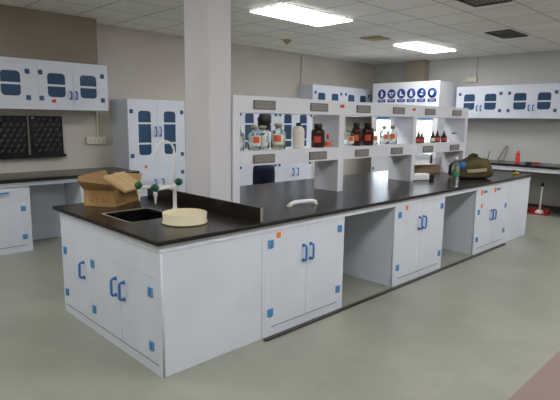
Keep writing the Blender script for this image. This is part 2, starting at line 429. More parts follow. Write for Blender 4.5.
MB().tube([(0, 0, .19), (.02, -.02, .215)], .008, 8).lathe([(0, -.02), (.024, -.018), (.03, 0), (.024, .018), (0, .02)], 10, Matrix.Translation((.02, -.028, .225)) @ Matrix.Rotation(PI/2, 4, 'X')).build('knob', 'green', fc, label='green knob')

# round cream dish ------------------------------------------------------------------------------
tag(MB().lathe([(.0, .001), (.148, .001), (.153, .006), (.152, .012), (.145, .016), (.149, .07), (.146, .073), (.142, .068), (.138, .03), (.13, .016), (0, .013)], 40).build('round_dish', 'cream', None, 0, (.40, .34, .85)), 'shallow round cream dish on the black worktop in front of the sink', 'dish')

# cardboard box with parcel ---------------------------------------------------------------------
ang = math.atan2(.247, .368)
bx = thing('cardboard_box', 'open brown cardboard box with raised flaps on the near end of island worktop', 'box', (.312, 1.175, .851), ang)
W, Dp, Hh = .42, .27, .13
mb = MB(); k = .005
mb.box(0, 0, 0, W, Dp, k); mb.box(0, 0, k, W, k, Hh); mb.box(0, Dp-k, k, W, Dp, Hh); mb.box(0, k, k, k, Dp-k, Hh); mb.box(W-k, k, k, W, Dp-k, Hh)
mb.build('body', 'card', bx, .001)
MB().quadslab([(0, 0, Hh), (0, Dp, Hh), (-.07, Dp+.01, Hh+.075), (-.085, -.03, Hh+.06)], .005).build('flap', 'cardin', bx)
MB().quadslab([(0, Dp, Hh), (W, Dp, Hh), (W-.01, Dp+.05, Hh+.115), (.02, Dp+.06, Hh+.10)], .005).build('flap', 'cardin', bx)
MB().quadslab([(W, 0, Hh), (W, Dp, Hh), (W+.05, Dp, Hh+.09), (W+.06, .01, Hh+.085)], -.005).build('flap', 'cardin', bx)
mb = MB(); rnd = random.Random(3)
for cx in (.05, .085, .12, .155, .30, .335, .37):
    for q in range(6):
        a, b = cx+rnd.uniform(-.012, .01), .045+rnd.uniform(-.02, .02)
        if rnd.random() < .55: mb.box(a, -.0012, b, a+rnd.uniform(.008, .018), -.0002, b+.0035)
        else: mb.box(a, -.0012, b-.008, a+.0035, -.0002, b+rnd.uniform(.006, .012))
for cy in (.06, .10, .16, .20):
    for q in range(6):
        a, b = cy+rnd.uniform(-.014, .01), .05+rnd.uniform(-.02, .02)
        if rnd.random() < .55: mb.box(-.0012, a, b, -.0002, a+rnd.uniform(.008, .02), b+.0035)
        else: mb.box(-.0012, a, b-.008, -.0002, a+.0035, b+rnd.uniform(.006, .012))
mb.build('printed_marks', 'redink', bx, label='red printed marks on the carton')
pm = Matrix.Translation((.0, .0, .136)) @ Matrix.Rotation(.05, 4, 'Z') @ Matrix.Rotation(math.radians(31), 4, 'X')
pk = thing('wrapped_parcel', 'brown paper parcel with shiny tape lying across the open cardboard box', 'parcel', (.312, 1.175, .851), ang)
p0 = MB().box(.05, -.075, .0, .40, .155, .035, pm).build('paper_wrap', 'kraft', pk, .012)
mb = MB()
for x, w_ in ((.09, .006), (.15, .009), (.235, .012)): mb.box(x, -.070, .0353, x+w_, .15, .0358, pm)
mb.build('tape', 'tape', p0, label='shiny clear tape strips')

# white bracket -----------------------------------------------------------------------------------
bm_ = MB().tube([(-.14, 0, .012), (-.125, 0, .016), (-.085, 0, .028), (-.05, 0, .03), (.05, 0, .03), (.10, 0, .029), (.13, 0, .02), (.142, 0, .014)], [.010, .015, .018, .018, .018, .018, .016, .012], 10)
bm_.box(-.15, -.018, 0, -.115, .018, .009); bm_.box(.115, -.018, 0, .15, .018, .009)
br = bm_.build('plastic_bracket', 'pipe', None, .002, (1.525, .30, .8515)); br.rotation_euler = (0, 0, -.2)
tag(br, 'white plastic bracket lying loose on the black worktop right of upstand', 'bracket')

# PET bottle -----------------------------------------------------------------------------------------
pb = thing('water_bottle', 'clear plastic water bottle with green label on the island beside the olive bag', 'bottle', (3.725, .065, .851))
MB().lathe([(0, .002), (.026, 0), (.031, .008), (.029, .03), (.031, .045), (.031, .07), (.0295, .085), (.0295, .125), (.031, .135), (.031, .165), (.026, .19), (.015, .212), (.0125, .222), (.0125, .232)], 20).build('bottle_body', 'petglass', pb)
MB().lathe([(.0302, .085), (.0302, .127), (.0295, .1275), (.0295, .0845)], 20, cap=False).build('label_wrap', 'glabel', pb, label='green wrap label')
MB().lathe([(.014, .228), (.0145, .229), (.0145, .246), (.013, .248)], 16).build('cap', 'pipe', pb, label='white screw cap')

pb.scale = (1.3, 1.3, 1.3)

# white packet and cardboard carton under the rack ----------------------------------------------------
wp = thing('white_packet', 'white packet with dark purple end lying on island under the rack', 'packet', (3.97, .62, .851), math.radians(-28))
MB().box(-.13, -.05, 0, .09, .05, .08).build('body', 'pipe', wp, .012); MB().box(.091, -.05, .0, .16, .05, .075).build('end_piece', 'purple', wp, .012, label='dark purple end')
ct = thing('flat_carton', 'small brown cardboard carton on the island behind the rack, under third bay', 'carton', (4.78, 1.08, .851), math.radians(-18))
MB().box(-.25, -.1, 0, .25, .1, .115).build('body', 'cardgrey', ct, .004)
MB().box(-.25, -.012, .1155, .25, .012, .1165).build('tape', 'tape', ct, label='packing tape')

# olive bag ----------------------------------------------------------------------------------------------
bg = thing('olive_bag', 'slumped olive green canvas bag at far end of island, right of water bottle', 'bag', (4.70, .34, .8515), math.radians(-45))
mb = MB(); bm = mb.bm
bmesh.ops.create_icosphere(bm, subdivisions=4, radius=1)
for v in bm.verts:
    x, y, z = v.co
    e = lambda q, p: math.copysign(abs(q)**p, q)
    X, Y, Z = e(x, .36)*.265, e(y, .6)*.15, e(z, .5)
    z0 = (Z+1)/2
    top = .262+.03*math.sin(X*16+1)+.02*math.cos(X*31)-.05*max(0, -X-.13)/.1
    w = 1.04-.12*z0+.05*math.sin(X*22+Y*13)*z0
    v.co = (X*w, Y*(w-.2*z0)+.012*math.sin(X*26+Z*5), max(.0, z0*top))
for f in bm.faces: f.smooth = True
mb.build('bag_body', 'olive', bg)
mb = MB(); pts = [(-.10, -.160, .10), (-.05, -.162, .098), (.01, -.163, .105), (.07, -.162, .112), (.14, -.158, .118)]
for a, b in zip(pts, pts[1:]):
    mb.quadslab([(a[0], a[1], a[2]-.02), (b[0], b[1], b[2]-.02), (b[0], b[1]+.006, b[2]+.022), (a[0], a[1]+.006, a[2]+.022)], .006)
mb.build('reflective_band', 'band', bg, label='pale webbing band')
MB().tube([(-.05, -.03, .245), (-.04, -.03, .285), (0, -.03, .305), (.05, -.03, .295), (.07, -.03, .24)], .013, 8).build('handle', 'olive', bg)
MB().tube([(.2, 0, .2), (.21, 0, .28), (.225, 0, .35)], [.008, .006, .004], 8).build('strap_end', 'olive', bg)
bc = MB().sphere((0, 0, 0), .05, (1, .8, 1), 18)
for v in bc.bm.verts: v.co += Vector((.006*math.sin(v.co.z*70), .005*math.sin(v.co.x*60), 0))
bc.build('blue_lining', 'bluecloth', bg, 0, (-.165, -.135, .165), label='bright blue cloth bunched at its left end')

sp = thing('sponge', 'yellow sponge with dark green top near far corner of island worktop', 'sponge', (5.70, .16, .851), .3)
MB().box(-.06, -.045, 0, .06, .04, .022).build('foam', 'sponge', sp, .004); MB().box(-.05, -.0, .0225, .05, .035, .05).build('scourer', 'dgreen', sp, .006, label='dark green upper layer')

# ------------------------------------------------------------------ reagent rack on the island
UX = [(1.046, 1.118), (2.372, 2.458), (3.732, 3.805), (5.04, 5.115)]
Y0, Y1 = .62, .93
rk = thing('reagent_rack', 'long white two-tier reagent rack standing on the island worktop right of column', 'rack', (0, 0, .85))
z = lambda a: a-.85
for a, b in UX:
    MB().box(a, Y0, .001, b, Y1, z(1.60)).build('upright', 'rack', rk, .002)
MB().box(UX[0][0], Y0-.002, z(1.60), UX[3][1], Y1, z(1.735)).build('top_beam', 'rack', rk, .002)
for i in range(3):
    MB().box(UX[i][1], Y0-.001, z(1.168), UX[i+1][0], Y1, z(1.29)).build('shelf_beam', 'rack', rk, .002)
SXs = [(1.255, 1.503), (1.941, 2.19), (2.632, 2.868), (3.285, 3.525), (3.968, 4.215), (4.65, 4.905)]
for zc in (1.666, 1.222):
    for a, b in SXs:
        o = MB().box(a, Y0-.008, z(zc-.037), b, Y0-.0025, z(zc+.037)).build('power_socket', 'slot', rk, .002, label='grey power socket strip')
        mb = MB(); w = (b-a-.03)
        mb.box(a+.015, Y0-.0105, z(zc-.028), b-.015, Y0-.0082, z(zc+.028))
        mb.build('faceplate', 'steel', o, .001)
        mb = MB()
        for q in range(3):
            cx = a+.015+w*(q+.5)/3
            mb.box(cx-.014, Y0-.0115, z(zc-.004), cx-.010, Y0-.0104, z(zc+.012)); mb.box(cx+.010, Y0-.0115, z(zc-.004), cx+.014, Y0-.0104, z(zc+.012)); mb.box(cx-.0015, Y0-.0115, z(zc-.018), cx+.002, Y0-.0104, z(zc-.006))
        mb.build('socket_holes', 'slot', o)
for x in (2.403, 3.725):
    MB().box(x-.03, Y0-.006, z(1.672), x+.03, Y0-.0025, z(1.70)).build('sticker', 'red', rk, label='small red sticker')

# bottles on the rack ------------------------------------------------------------------------------
FACE = math.atan2(-3.2, -4.2)
def arc_label(o, r, z0, z1, m, half=.8, name='label', text='orange label', a=FACE):
    return MB().lathe([(r+.0006, z0), (r+.0006, z1)], 10, None, a-half, a+half, False).build(name, m, o, label=text)
SH = 1.2905
def clear_bottle(x, y, r, h, label, lab='olabel', fill=None, stop='glass', group='clear glass reagent bottles on the rack', lab2=True, off=0):
    t = thing('glass_bottle', label, 'bottle', (x, y, SH), 0, group)
    MB().lathe([(0, .002), (r*.92, 0), (r, .006), (r, h*.62), (r*.9, h*.70), (r*.45, h*.78), (r*.38, h*.86), (r*.5, h*.88), (r*.42, h*.885), (r*.32, h*.86), (r*.38, h*.78), (r*.82, h*.69), (r*.93, h*.60), (r*.93, .012), (0, .012)], 20).build('glass_body', 'glass', t)
    MB().lathe([(r*.33, h*.82), (r*.36, h*.886), (r*.55, h*.9), (r*.62, h*.95), (r*.45, h), (0, h*1.005)], 14).build('stopper', 'frost', t, label='ground glass stopper')
    if fill: MB().lathe([(0, .014), (r*.915, .014), (r*.915, h*fill), (0, h*fill)], 18).build('contents', 'yellowliq', t, label='pale yellow contents')
    arc_label(t, r, h*.18, h*.58, 'label', .75, text='white paper label', a=FACE+off)
    if lab: arc_label(t, r+.0005, h*.3, h*.55, lab, .5, 'label_print', 'orange print on label', a=FACE+off)
    return t
def amber_bottle(x, y, r, h, label, group='amber reagent bottles on the rack', lab='olabel'):
    t = thing('amber_bottle', label, 'bottle', (x, y, SH), 0, group)
    MB().lathe([(0, .001), (r*.92, 0), (r, .006), (r, h*.66), (r*.9, h*.74), (r*.5, h*.8), (r*.45, h*.84)], 20).build('glass_body', 'amber', t)
    MB().lathe([(r*.58, h*.80), (r*.62, h*.81), (r*.62, h*.985), (r*.56, h)], 16).build('cap', 'dark', t, label='black screw cap')
    arc_label(t, r, h*.22, h*.48, lab, .5, text='orange red label')
    return t
clear_bottle(1.20, .74, .052, .20, 'clear glass bottle with orange label half hidden at left end of the rack')
clear_bottle(1.345, .70, .058, .205, 'clear stoppered bottle with orange label second from the rack left end', off=.5)
clear_bottle(1.515, .78, .056, .205, 'plain clear stoppered bottle third from rack left end', lab=None)
clear_bottle(1.635, .71, .068, .225, 'widest clear stoppered bottle, pale yellow contents and orange label', fill=.3)
pbm = thing('plastic_bottle', 'cream white plastic bottle with black cap in left bay of rack', 'bottle', (1.905, .72, SH))
MB().lathe([(0, .001), (.05, 0), (.054, .006), (.054, .158), (.049, .178), (.031, .196), (.021, .202), (.021, .206)], 22).build('body', 'milk', pbm)
MB().lathe([(.023, .203), (.024, .204), (.024, .232), (.021, .234)], 16).build('cap', 'dark', pbm, label='black cap')
amber_bottle(2.165, .71, .066, .225, 'large amber bottle with black cap in left bay beside upright', lab='rlabel')
sv = thing('small_vial', 'small clear bottle with orange label and red cap beside amber bottle', 'bottle', (2.30, .70, SH))
MB().lathe([(0, .001), (.04, 0), (.042, .004), (.042, .058), (.03, .07), (.012, .078), (.012, .09)], 16).build('glass_body', 'glass', sv)
arc_label(sv, .042, .008, .055, 'olabel', 1.1)
MB().lathe([(.013, .086), (.014, .088), (.016, .12), (.01, .128)], 12).build('cap', 'rlabel', sv, label='red cap')
clear_bottle(2.64, .71, .058, .175, 'squat clear bottle with orange label at left of middle bay', off=.5)
amber_bottle(2.795, .73, .055, .238, 'left one of two tall amber bottles in middle bay of rack')
amber_bottle(2.965, .71, .068, .24, 'right and wider one of two tall amber bottles in middle bay', lab='rlabel')
clear_bottle(3.155, .76, .048, .175, 'clear bottle just right of the tall amber bottles, shortest of three', off=.4)
clear_bottle(3.29, .72, .05, .205, 'clear bottle in middle of the three clear bottles, middle bay', off=.5)
clear_bottle(3.43, .70, .052, .215, 'rightmost and tallest of three clear bottles in middle bay')
def dropper(x, y, label, r=.036, h=.135, lab='rlabel'):
    t = thing('dropper_bottle', label, 'bottle', (x, y, SH), 0, 'small brown dropper bottles in the right bay')
    MB().lathe([(0, .001), (r*.92, 0), (r, .005), (r, h*.45), (r*.85, h*.54), (r*.36, h*.62), (r*.33, h*.66)], 16).build('glass_body', 'amber', t)
    MB().lathe([(r*.4, h*.62), (r*.45, h*.64), (r*.45, h*.76), (r*.22, h*.8), (r*.22, h*.95), (r*.1, h)], 12).build('dropper_cap', 'dark', t, label='black dropper cap')
    arc_label(t, r, h*.1, h*.4, lab, .7, text='red label')
dropper(4.03, .72, 'leftmost brown dropper bottle in right bay of rack')
dropper(4.15, .74, 'second brown dropper bottle from left in right bay, before bright hood', .033, .125)
dropper(4.365, .71, 'darkest dropper bottle with white label, middle of right bay', .034, .14, 'label')
dropper(4.52, .735, 'fourth brown dropper bottle from left in right bay', .04, .15)
dropper(4.63, .70, 'rightmost brown dropper bottle in right bay of rack', .04, .15)
tag(MB().lathe([(0, 0), (.026, 0), (.03, .05), (.026, .05), (.022, .006), (0, .006)], 16).build('small_beaker', 'pipe', None, 0, (4.86, .70, SH)), 'tiny white beaker at right end of the rack shelf', 'beaker')
cl = MB().sphere((0, 0, 0), .02, (1, .4, .5), 10).tube([(-.02, 0, 0), (-.05, 0, .005)], .006, 6)
o = cl.build('wall_clip', 'dgreen', rk, 0, (5.034, .78, z(1.40)), label='small dark green clip'); o.rotation_euler = (0, 0, PI/2)

# ------------------------------------------------------------------ back wall counter at left
lw = thing('wall_worktop', 'dark worktop of the wall counter below the black pegboards', 'worktop', (0, 0, .81))
MB().box(-2.2, 3.54, .0, 1.826, 4.285, .04).build('slab', 'black', lw, .003)
MB().box(-2.2, 3.5385, .001, 1.826, 3.54, .036).build('edge_band', 'edge', lw)
MB().box(-2.2, 3.57, -.045, 1.826, 3.59, -.001).build('rail', 'white', lw, .001, label='white rail')
MB().box(.458, 4.08, -.81, 1.046, 4.10, -.001).build('back_panel', 'white', lw, label='white back panel of knee space')
def wall_base(x0, w, label):
    t = thing('base_cabinet', label, 'cabinet', (x0, 3.592, 0), 0, 'base cabinets under the left wall counter')
    carcass(t, w, .66, 0, .763, [(.03, .085, w-.03, .605), (.03, .62, w-.03, .752)])
    door(t, .03, .085, w/2, .605, .075, (.175, .505)); door(t, w/2, .085, w-.03, .605, w-.08, (.175, .505))
    dr = panel('drawer', rect(.032, .622, w-.032, .75), [], .018, 'white', t, y0=-.0015)
    MB().tube([(w/2-.17, -.001, .70), (w/2-.17, -.03, .70), (w/2, -.033, .70), (w/2+.17, -.03, .70), (w/2+.17, -.001, .70)], .010, 8).build('handle', 'blue', dr, label='blue pull handle')
    kick(t, .05, w-.07, .07, .078)
    return t
wall_base(-.342, .798, 'white drawer base cabinet under left wall counter, at left edge of photo')
wall_base(1.05, .776, 'white base cabinet under wall counter behind the island near end, left of tall cabinet')

# pegboards -----------------------------------------------------------------------------------------
def pegboard(x, label):
    t = thing('pegboard', label, 'pegboard', (x, 4.288, 1.03), 0, 'black drying pegboards on the left wall')
    w, h = .405, .525
    mb = MB().box(0, -.018, .03, w, 0, h)
    for a, b, c, d in ((0, .03, .014, h), (w-.014, .03, w, h), (0, h-.014, w, h)): mb.box(a, -.03, b, c, -.018, d)
    mb.build('backboard', 'dark', t, .003)
    mb = MB(); mb.box(-.012, -.085, 0, w+.012, 0, .008); mb.box(-.012, -.085, .008, w+.012, -.077, .035); mb.box(-.012, -.077, .008, -.004, 0, .035); mb.box(w+.004, -.077, .008, w+.012, 0, .035)
    mb.build('drip_tray', 'dark', t, .003)
    me = None; n = 0
    for r in range(7):
        for c in range(5 if r % 2 else 4):
            px = .055+(c+(.0 if r % 2 else .5))*.074; pz = .075+r*.064
            if me is None:
                o = MB().tube([(0, -.018, 0), (0, -.05, .012), (0, -.095, .03), (0, -.10, .032)], [.012, .011, .008, .004], 8).build('peg', 'peg', t, 0, (px, 0, pz)); me = o.data
            else:
                o = bpy.data.objects.new('peg', me); C.objects.link(o); o.parent = t; o.location = (px, 0, pz)
    MB().box(.02, -.033, h-.035, .055, -.0305, h-.02).build('maker_plate', 'ivory', t, label='small pale plate')
    return t
pegboard(.722, 'black drying pegboard nearer the column, right one of the two below wall cabinets')
pegboard(.288, 'black drying pegboard at the left edge of photo, left one of two')

ps = thing('power_outlet', 'ivory power outlet strip with conduit on wall right of the pegboards', 'outlet', (1.44, 4.288, 1.18))
o = MB().box(0, -.035, 0, .27, 0, .10).build('outlet_box', 'ivory', ps, .004)
mb = MB()
for i in range(4): mb.box(.04+i*.062, -.037, .03, .044+i*.062, -.035, .05); mb.box(.054+i*.062, -.037, .03, .058+i*.062, -.035, .05)
mb.build('socket_holes', 'dark', o)
mb = MB(); mb.box(.155, -.02, .10, .18, 0, .452); mb.box(.205, -.02, .10, .22, 0, .452); mb.build('conduit', 'ivory', ps, .002)

# ------------------------------------------------------------------ fume hood on the end wall (local: front at y=0 facing -y; width 1.49)
hd = thing('fume_hood', 'large white fume hood at room corner with row of blue round safety signs', 'fume hood', (7.25, 3.70, 0), -PI/2)
w, d, h = 1.49, .77, 2.31
mb = MB()
mb.box(0, 0, .90, .10, d, h); mb.box(w-.10, 0, .90, w, d, h); mb.box(.10, d-.02, .90, w-.10, d, h); mb.box(.10, .02, h-.02, w-.10, d-.02, h); mb.box(.10, .02, 1.62, w-.10, d-.02, 1.64)
mb.build('shell', 'hoodwhite', hd, .003)
hdr = MB().box(.10, 0, 1.60, w-.10, .02, h).build('header_panel', 'hoodwhite', hd)
MB().box(.0, -.01, .86, w, d, .90).build('work_surface', 'hoodwhite', hd, .004)
MB().box(.10, -.03, .905, w-.10, .05, .95).build('airfoil_sill', 'hoodwhite', hd, .01)
fb = MB(); fb.box(.10, .012, 1.30, .125, .018, 1.60); fb.box(w-.125, .012, 1.30, w-.10, .018, 1.60); fb.box(.125, .012, 1.30, w-.125, .018, 1.325); fb.box(.125, .012, 1.575, w-.125, .018, 1.60)
sash = fb.build('sash', 'hoodwhite', hd)
MB().box(.125, .0135, 1.325, w-.125, .0165, 1.575).build('pane', 'glass', sash, label='clear sash glass')
for a, b in ((.13, .44), (.98, 1.40)):
    MB().box(a, -.004, 1.598, b, -.0005, 1.636).build('warning_strip', 'blue', hd, label='blue strip label')
MB().box(.20, .10, 1.585, w-.20, .20, 1.615).build('lamp_tube', 'hoodlamp', hd, label='glowing tube lamp')
MB().box(w-.085, -.04, .70, w-.055, -.001, .93).build('service_pull', 'dark', hd, .004, label='black vertical pull')
mb = MB().box(.02, .02, .0, w-.02, d, .86).build('base', 'hoodwhite', hd, .003)
for i, (a, b) in enumerate(((.04, .74), (.75, 1.45))):
    o = MB().box(a, 0, .08, b, .02, .83).build('door', 'hoodwhite', hd, .002)
    hx = a+.05 if i == 0 else b-.05
    for zz in (.2, .57): hinge(o, hx, zz)
for yy in (.30, .75):
    MB().box(yy, d-.05, 1.12, yy+.13, d-.021, 1.26).build('service_panel', 'grey', hd, .003, label='grey service outlet panel')
for i, yw in enumerate((3.471, 3.245, 3.02, 2.80, 2.578, 2.353)):
    cx = 3.70-yw; cz = 2.09
    s_ = MB().lathe([(0, 0), (.094, 0), (.094, .002), (0, .002)], 28, Matrix.Translation((cx, -.0025, cz)) @ Matrix.Rotation(PI/2, 4, 'X'), cap=False).build('safety_sign', 'signblue', hd, label='round blue safety sign with white symbol')
    P = MB(); y0_, y1_ = -.0058, -.0046
    if i == 0:   # glove
        P.prism([(cx-.025,cz-.055),(cx+.022,cz-.055),(cx+.024,cz-.01),(cx+.045,cz+.012),(cx+.035,cz+.024),(cx+.02,cz+.012),(cx+.018,cz+.055),(cx-.022,cz+.055)], y0_, y1_)
    elif i == 1: # goggles on a face
        P.prism(rrect(cx-.055, cz-.005, cx-.006, cz+.03, .012, 3), y0_, y1_); P.prism(rrect(cx+.006, cz-.005, cx+.055, cz+.03, .012, 3), y0_, y1_); P.prism(rect(cx-.03, cz-.045, cx+.03, cz-.025), y0_, y1_)
    elif i == 2: # boot
        P.prism([(cx-.03,cz+.05),(cx+.0,cz+.05),(cx+.002,cz-.0),(cx+.05,cz-.025),(cx+.052,cz-.045),(cx-.035,cz-.045)], y0_, y1_)
    elif i == 3: # coat
        P.prism([(cx-.035,cz-.055),(cx+.035,cz-.055),(cx+.028,cz+.01),(cx+.016,cz+.036),(cx-.016,cz+.036),(cx-.028,cz+.01)], y0_, y1_); P.prism([(cx+.014*math.cos(a*PI/5), cz+.048+.014*math.sin(a*PI/5)) for a in range(10)], y0_, y1_)
    elif i == 4: # washing: hands and drops
        P.prism([(cx-.045,cz-.03),(cx+.02,cz-.045),(cx+.045,cz-.015),(cx-.02,cz+.0)], y0_, y1_); P.prism([(cx-.01,cz+.045),(cx+.03,cz+.05),(cx+.035,cz+.015),(cx+.005,cz+.012)], y0_, y1_)
    else:        # head with ear protection
        P.prism([(cx+.04*math.cos(a*PI/7)-.008, cz+.045*math.sin(a*PI/7)) for a in range(14)][:11]+[(cx+.0,cz-.05)], y0_, y1_)
    P.build('symbol', 'signwhite', s_, label='white symbol')
    cp = MB().box(cx-.088, -.0045, 1.925, cx+.088, -.0025, 1.985).build('caption_plate', 'signblue', hd, label='blue caption plate')
    mb = MB(); mb.box(cx-.06, -.0056, 1.963, cx+.06, -.0046, 1.969); mb.box(cx-.05, -.0056, 1.946, cx+.05, -.0046, 1.952); mb.build('caption_lines', 'signwhite', cp)

# ------------------------------------------------------------------ end wall counter and small things there
ew = thing('wall_worktop', 'dark worktop along the end wall under the right wall cabinets', 'worktop', (0, 0, .81))
MB().box(7.40, -.9, 0, 8.145, 2.16, .04).build('slab', 'black', ew, .003)
MB().box(7.42, -.9, -.07, 7.44, 2.16, -.001).build('rail', 'white', ew, .001, label='pale rail')
for y in (-.02, 2.08):
    MB().box(7.47, y-.04, -.81, 8.10, y+.04, -.001).build('support_panel', 'dark' if y < 1 else 'grey', ew, .002)
MB().box(8.06, .03, -.70, 8.08, 2.03, -.001).build('back_panel', 'grey', ew, label='grey back panel')
ob = thing('spray_bottle', 'small orange red bottle on the end wall counter', 'bottle', (7.66, .86, .851))
MB().lathe([(0, .001), (.038, 0), (.04, .008), (.038, .09), (.03, .12), (.038, .15), (.034, .175), (.019, .187)], 16).build('body', 'red', ob); MB().lathe([(.017, .183), (.019, .185), (.019, .208), (.009, .22)], 12).build('cap', 'rlabel', ob)
tag(MB().lathe([(0, 0), (.05, 0), (.052, .03), (.04, .042), (0, .045)], 16).build('dark_lid', 'purple', None, 0, (7.62, .66, .851)), 'small dark lid beside the orange bottle on end counter', 'lid')
mb = MB(); mb.tube([(-.09, 0, .018), (.05, 0, .018)], .016, 10); mb.tube([(.05, 0, .018), (.09, .0, .02)], [.018, .012], 10)
o = mb.build('screwdriver', 'redplastic', None, 0, (7.75, .60, .851)); o.rotation_euler = (0, 0, -PI/2+.2)
tag(o, 'dark red hand tool lying on end counter right of orange bottle', 'tool')
st = MB().box(-.02, -.006, 0, .02, .006, .31).build('leaning_stick', 'stick', None, .002, (8.05, 1.36, .858)); st.rotation_euler = (math.radians(12), math.radians(-24), PI/2)
tag(st, 'grey flat stick leaning against the end wall behind the counter', 'stick')
jb = thing('junction_box', 'pale cable junction box with conduit high on the end wall', 'junction box', (XE-.002, 2.0, 2.32))
MB().box(-.05, -.09, 0, 0, .10, .10).build('box_body', 'ivory', jb, .004); MB().tube([(-.02, -.06, .10), (-.02, -.06, .455)], .012, 8).build('conduit', 'ivory', jb); MB().box(-.045, .10, .02, 0, .2, .055).build('cable_trunk', 'ivory', jb, .003)
dp = thing('dustpan', 'dark red dustpan on floor under the end wall counter', 'dustpan', (7.70, .46, .001), -PI/2+.1)
mb = MB(); mb.box(-.17, -.12, 0, .17, .12, .008); mb.box(-.17, .112, .008, .17, .12, .085); mb.box(-.17, -.12, .008, -.162, .112, .06); mb.box(.162, -.12, .008, .17, .112, .06)
mb.build('pan', 'redplastic', dp, .003); MB().tube([(0, .12, .05), (0, .2, .075), (0, .25, .08)], .013, 8).build('handle', 'redplastic', dp)
bs = thing('hand_brush', 'white handled brush with black tip standing in the red dustpan', 'brush', (7.72, .44, .0105))
MB().tube([(0, 0, .06), (.0, -.005, .25), (0, -.01, .47)], [.016, .013, .012], 10).build('handle', 'pipe', bs); MB().tube([(0, -.01, .471), (0, -.011, .53)], [.026, .018], 10).build('tip', 'dark', bs, label='black tip'); MB().lathe([(.075, 0), (.07, .03), (.03, .065), (.0, .068)], 16).build('bristles', 'pipe', bs)
tag(MB().box(-.05, -.16, 0, .05, .16, .045).build('white_plank', 'pipe', None, .006, (7.85, .80, .001)), 'white strip lying on the floor under end counter, left of the red dustpan', 'strip')

# ------------------------------------------------------------------ ceiling fittings
def ceiling_lamp(x0, y0, x1, y1, label, group='recessed ceiling light panels'):
    t = thing('ceiling_light', label, 'ceiling light', ((x0+x1)/2, (y0+y1)/2, HC-.002), 0, group)
    a, b = (x1-x0)/2, (y1-y0)/2; f = .008
    mb = MB(); mb.box(-a, -b, -.015, a, -b+f, 0); mb.box(-a, b-f, -.015, a, b, 0); mb.box(-a, -b+f, -.015, -a+f, b-f, 0); mb.box(a-f, -b+f, -.015, a, b-f, 0)
    mb.build('frame', 'frame', t)
    MB().box(-a+f, -b+f, -.024, a-f, b-f, -.003).build('diffuser', 'lamp', t, label='glowing white diffuser')
    return t
ceiling_lamp(2.50, 1.53, 3.70, 2.10, 'bright recessed ceiling light panel nearest camera, above the rack left bay')
ceiling_lamp(5.79, 1.80, 6.99, 2.30, 'bright recessed ceiling light panel farther away, in front of fume hood')
for x, y in ((-2.0, 1.55), (-2.0, -2.0), (.9, -2.2), (3.6, -2.2), (6.2, -2.2)):
    ceiling_lamp(x, y, x+1.2, y+.6, 'recessed ceiling light panel outside the photo, over the near aisle', 'ceiling light panels outside the photo')
def vent(x0, y0, x1, y1, label):
    t = thing('ceiling_vent', label, 'vent', ((x0+x1)/2, (y0+y1)/2, HC-.002), 0)
    a, b = (x1-x0)/2, (y1-y0)/2
    mb = MB(); mb.box(-a, -b, -.012, a, -b+.025, 0); mb.box(-a, b-.025, -.012, a, b, 0); mb.box(-a, -b+.025, -.012, -a+.025, b-.025, 0); mb.box(a-.025, -b+.025, -.012, a, b-.025, 0)
    mb.build('frame', 'vent', t)
    mb = MB(); n = 9
    for i in range(n):
        y = -b+.03+(2*b-.06)*(i+.5)/n
        mb.box(-a+.025, -.012, -.0015, a-.025, .012, .0015, Matrix.Translation((0, y, -.007)) @ Matrix.Rotation(.3, 4, 'X'))
    mb.build('louvres', 'vent', t)
vent(5.66, .37, 6.30, .72, 'dark louvred ceiling vent at upper right of the ceiling')
vent(3.42, -.28, 4.02, .12, 'dark louvred ceiling vent at the very top edge of photo')
sd = thing('smoke_detector', 'small beige smoke detector on ceiling below the nearest light panel', 'smoke detector', (4.34, 3.32, HC-.002))
MB().lathe([(.075, 0), (.075, -.012), (.055, -.016), (.045, -.045), (.02, -.055), (0, -.056)], 20).build('housing', 'beige', sd); MB().lathe([(.012, -.055), (.01, -.07), (0, -.072)], 10).build('sensor', 'steel', sd)
cd = thing('ceiling_diffuser', 'brownish air diffuser on ceiling between the two light panels', 'vent', (5.08, 2.16, HC-.002))
mb = MB()
for s in (.17, .12, .07):
    mb.lathe([(s*1.41, 0), (s*1.38, -.014), (s*1.1, -.006), (s*1.1, 0)], 4, Matrix.Rotation(PI/4, 4, 'Z'), cap=False)
mb.box(-.06, -.06, -.006, .06, .06, 0); mb.build('cone_frame', 'beige', cd)

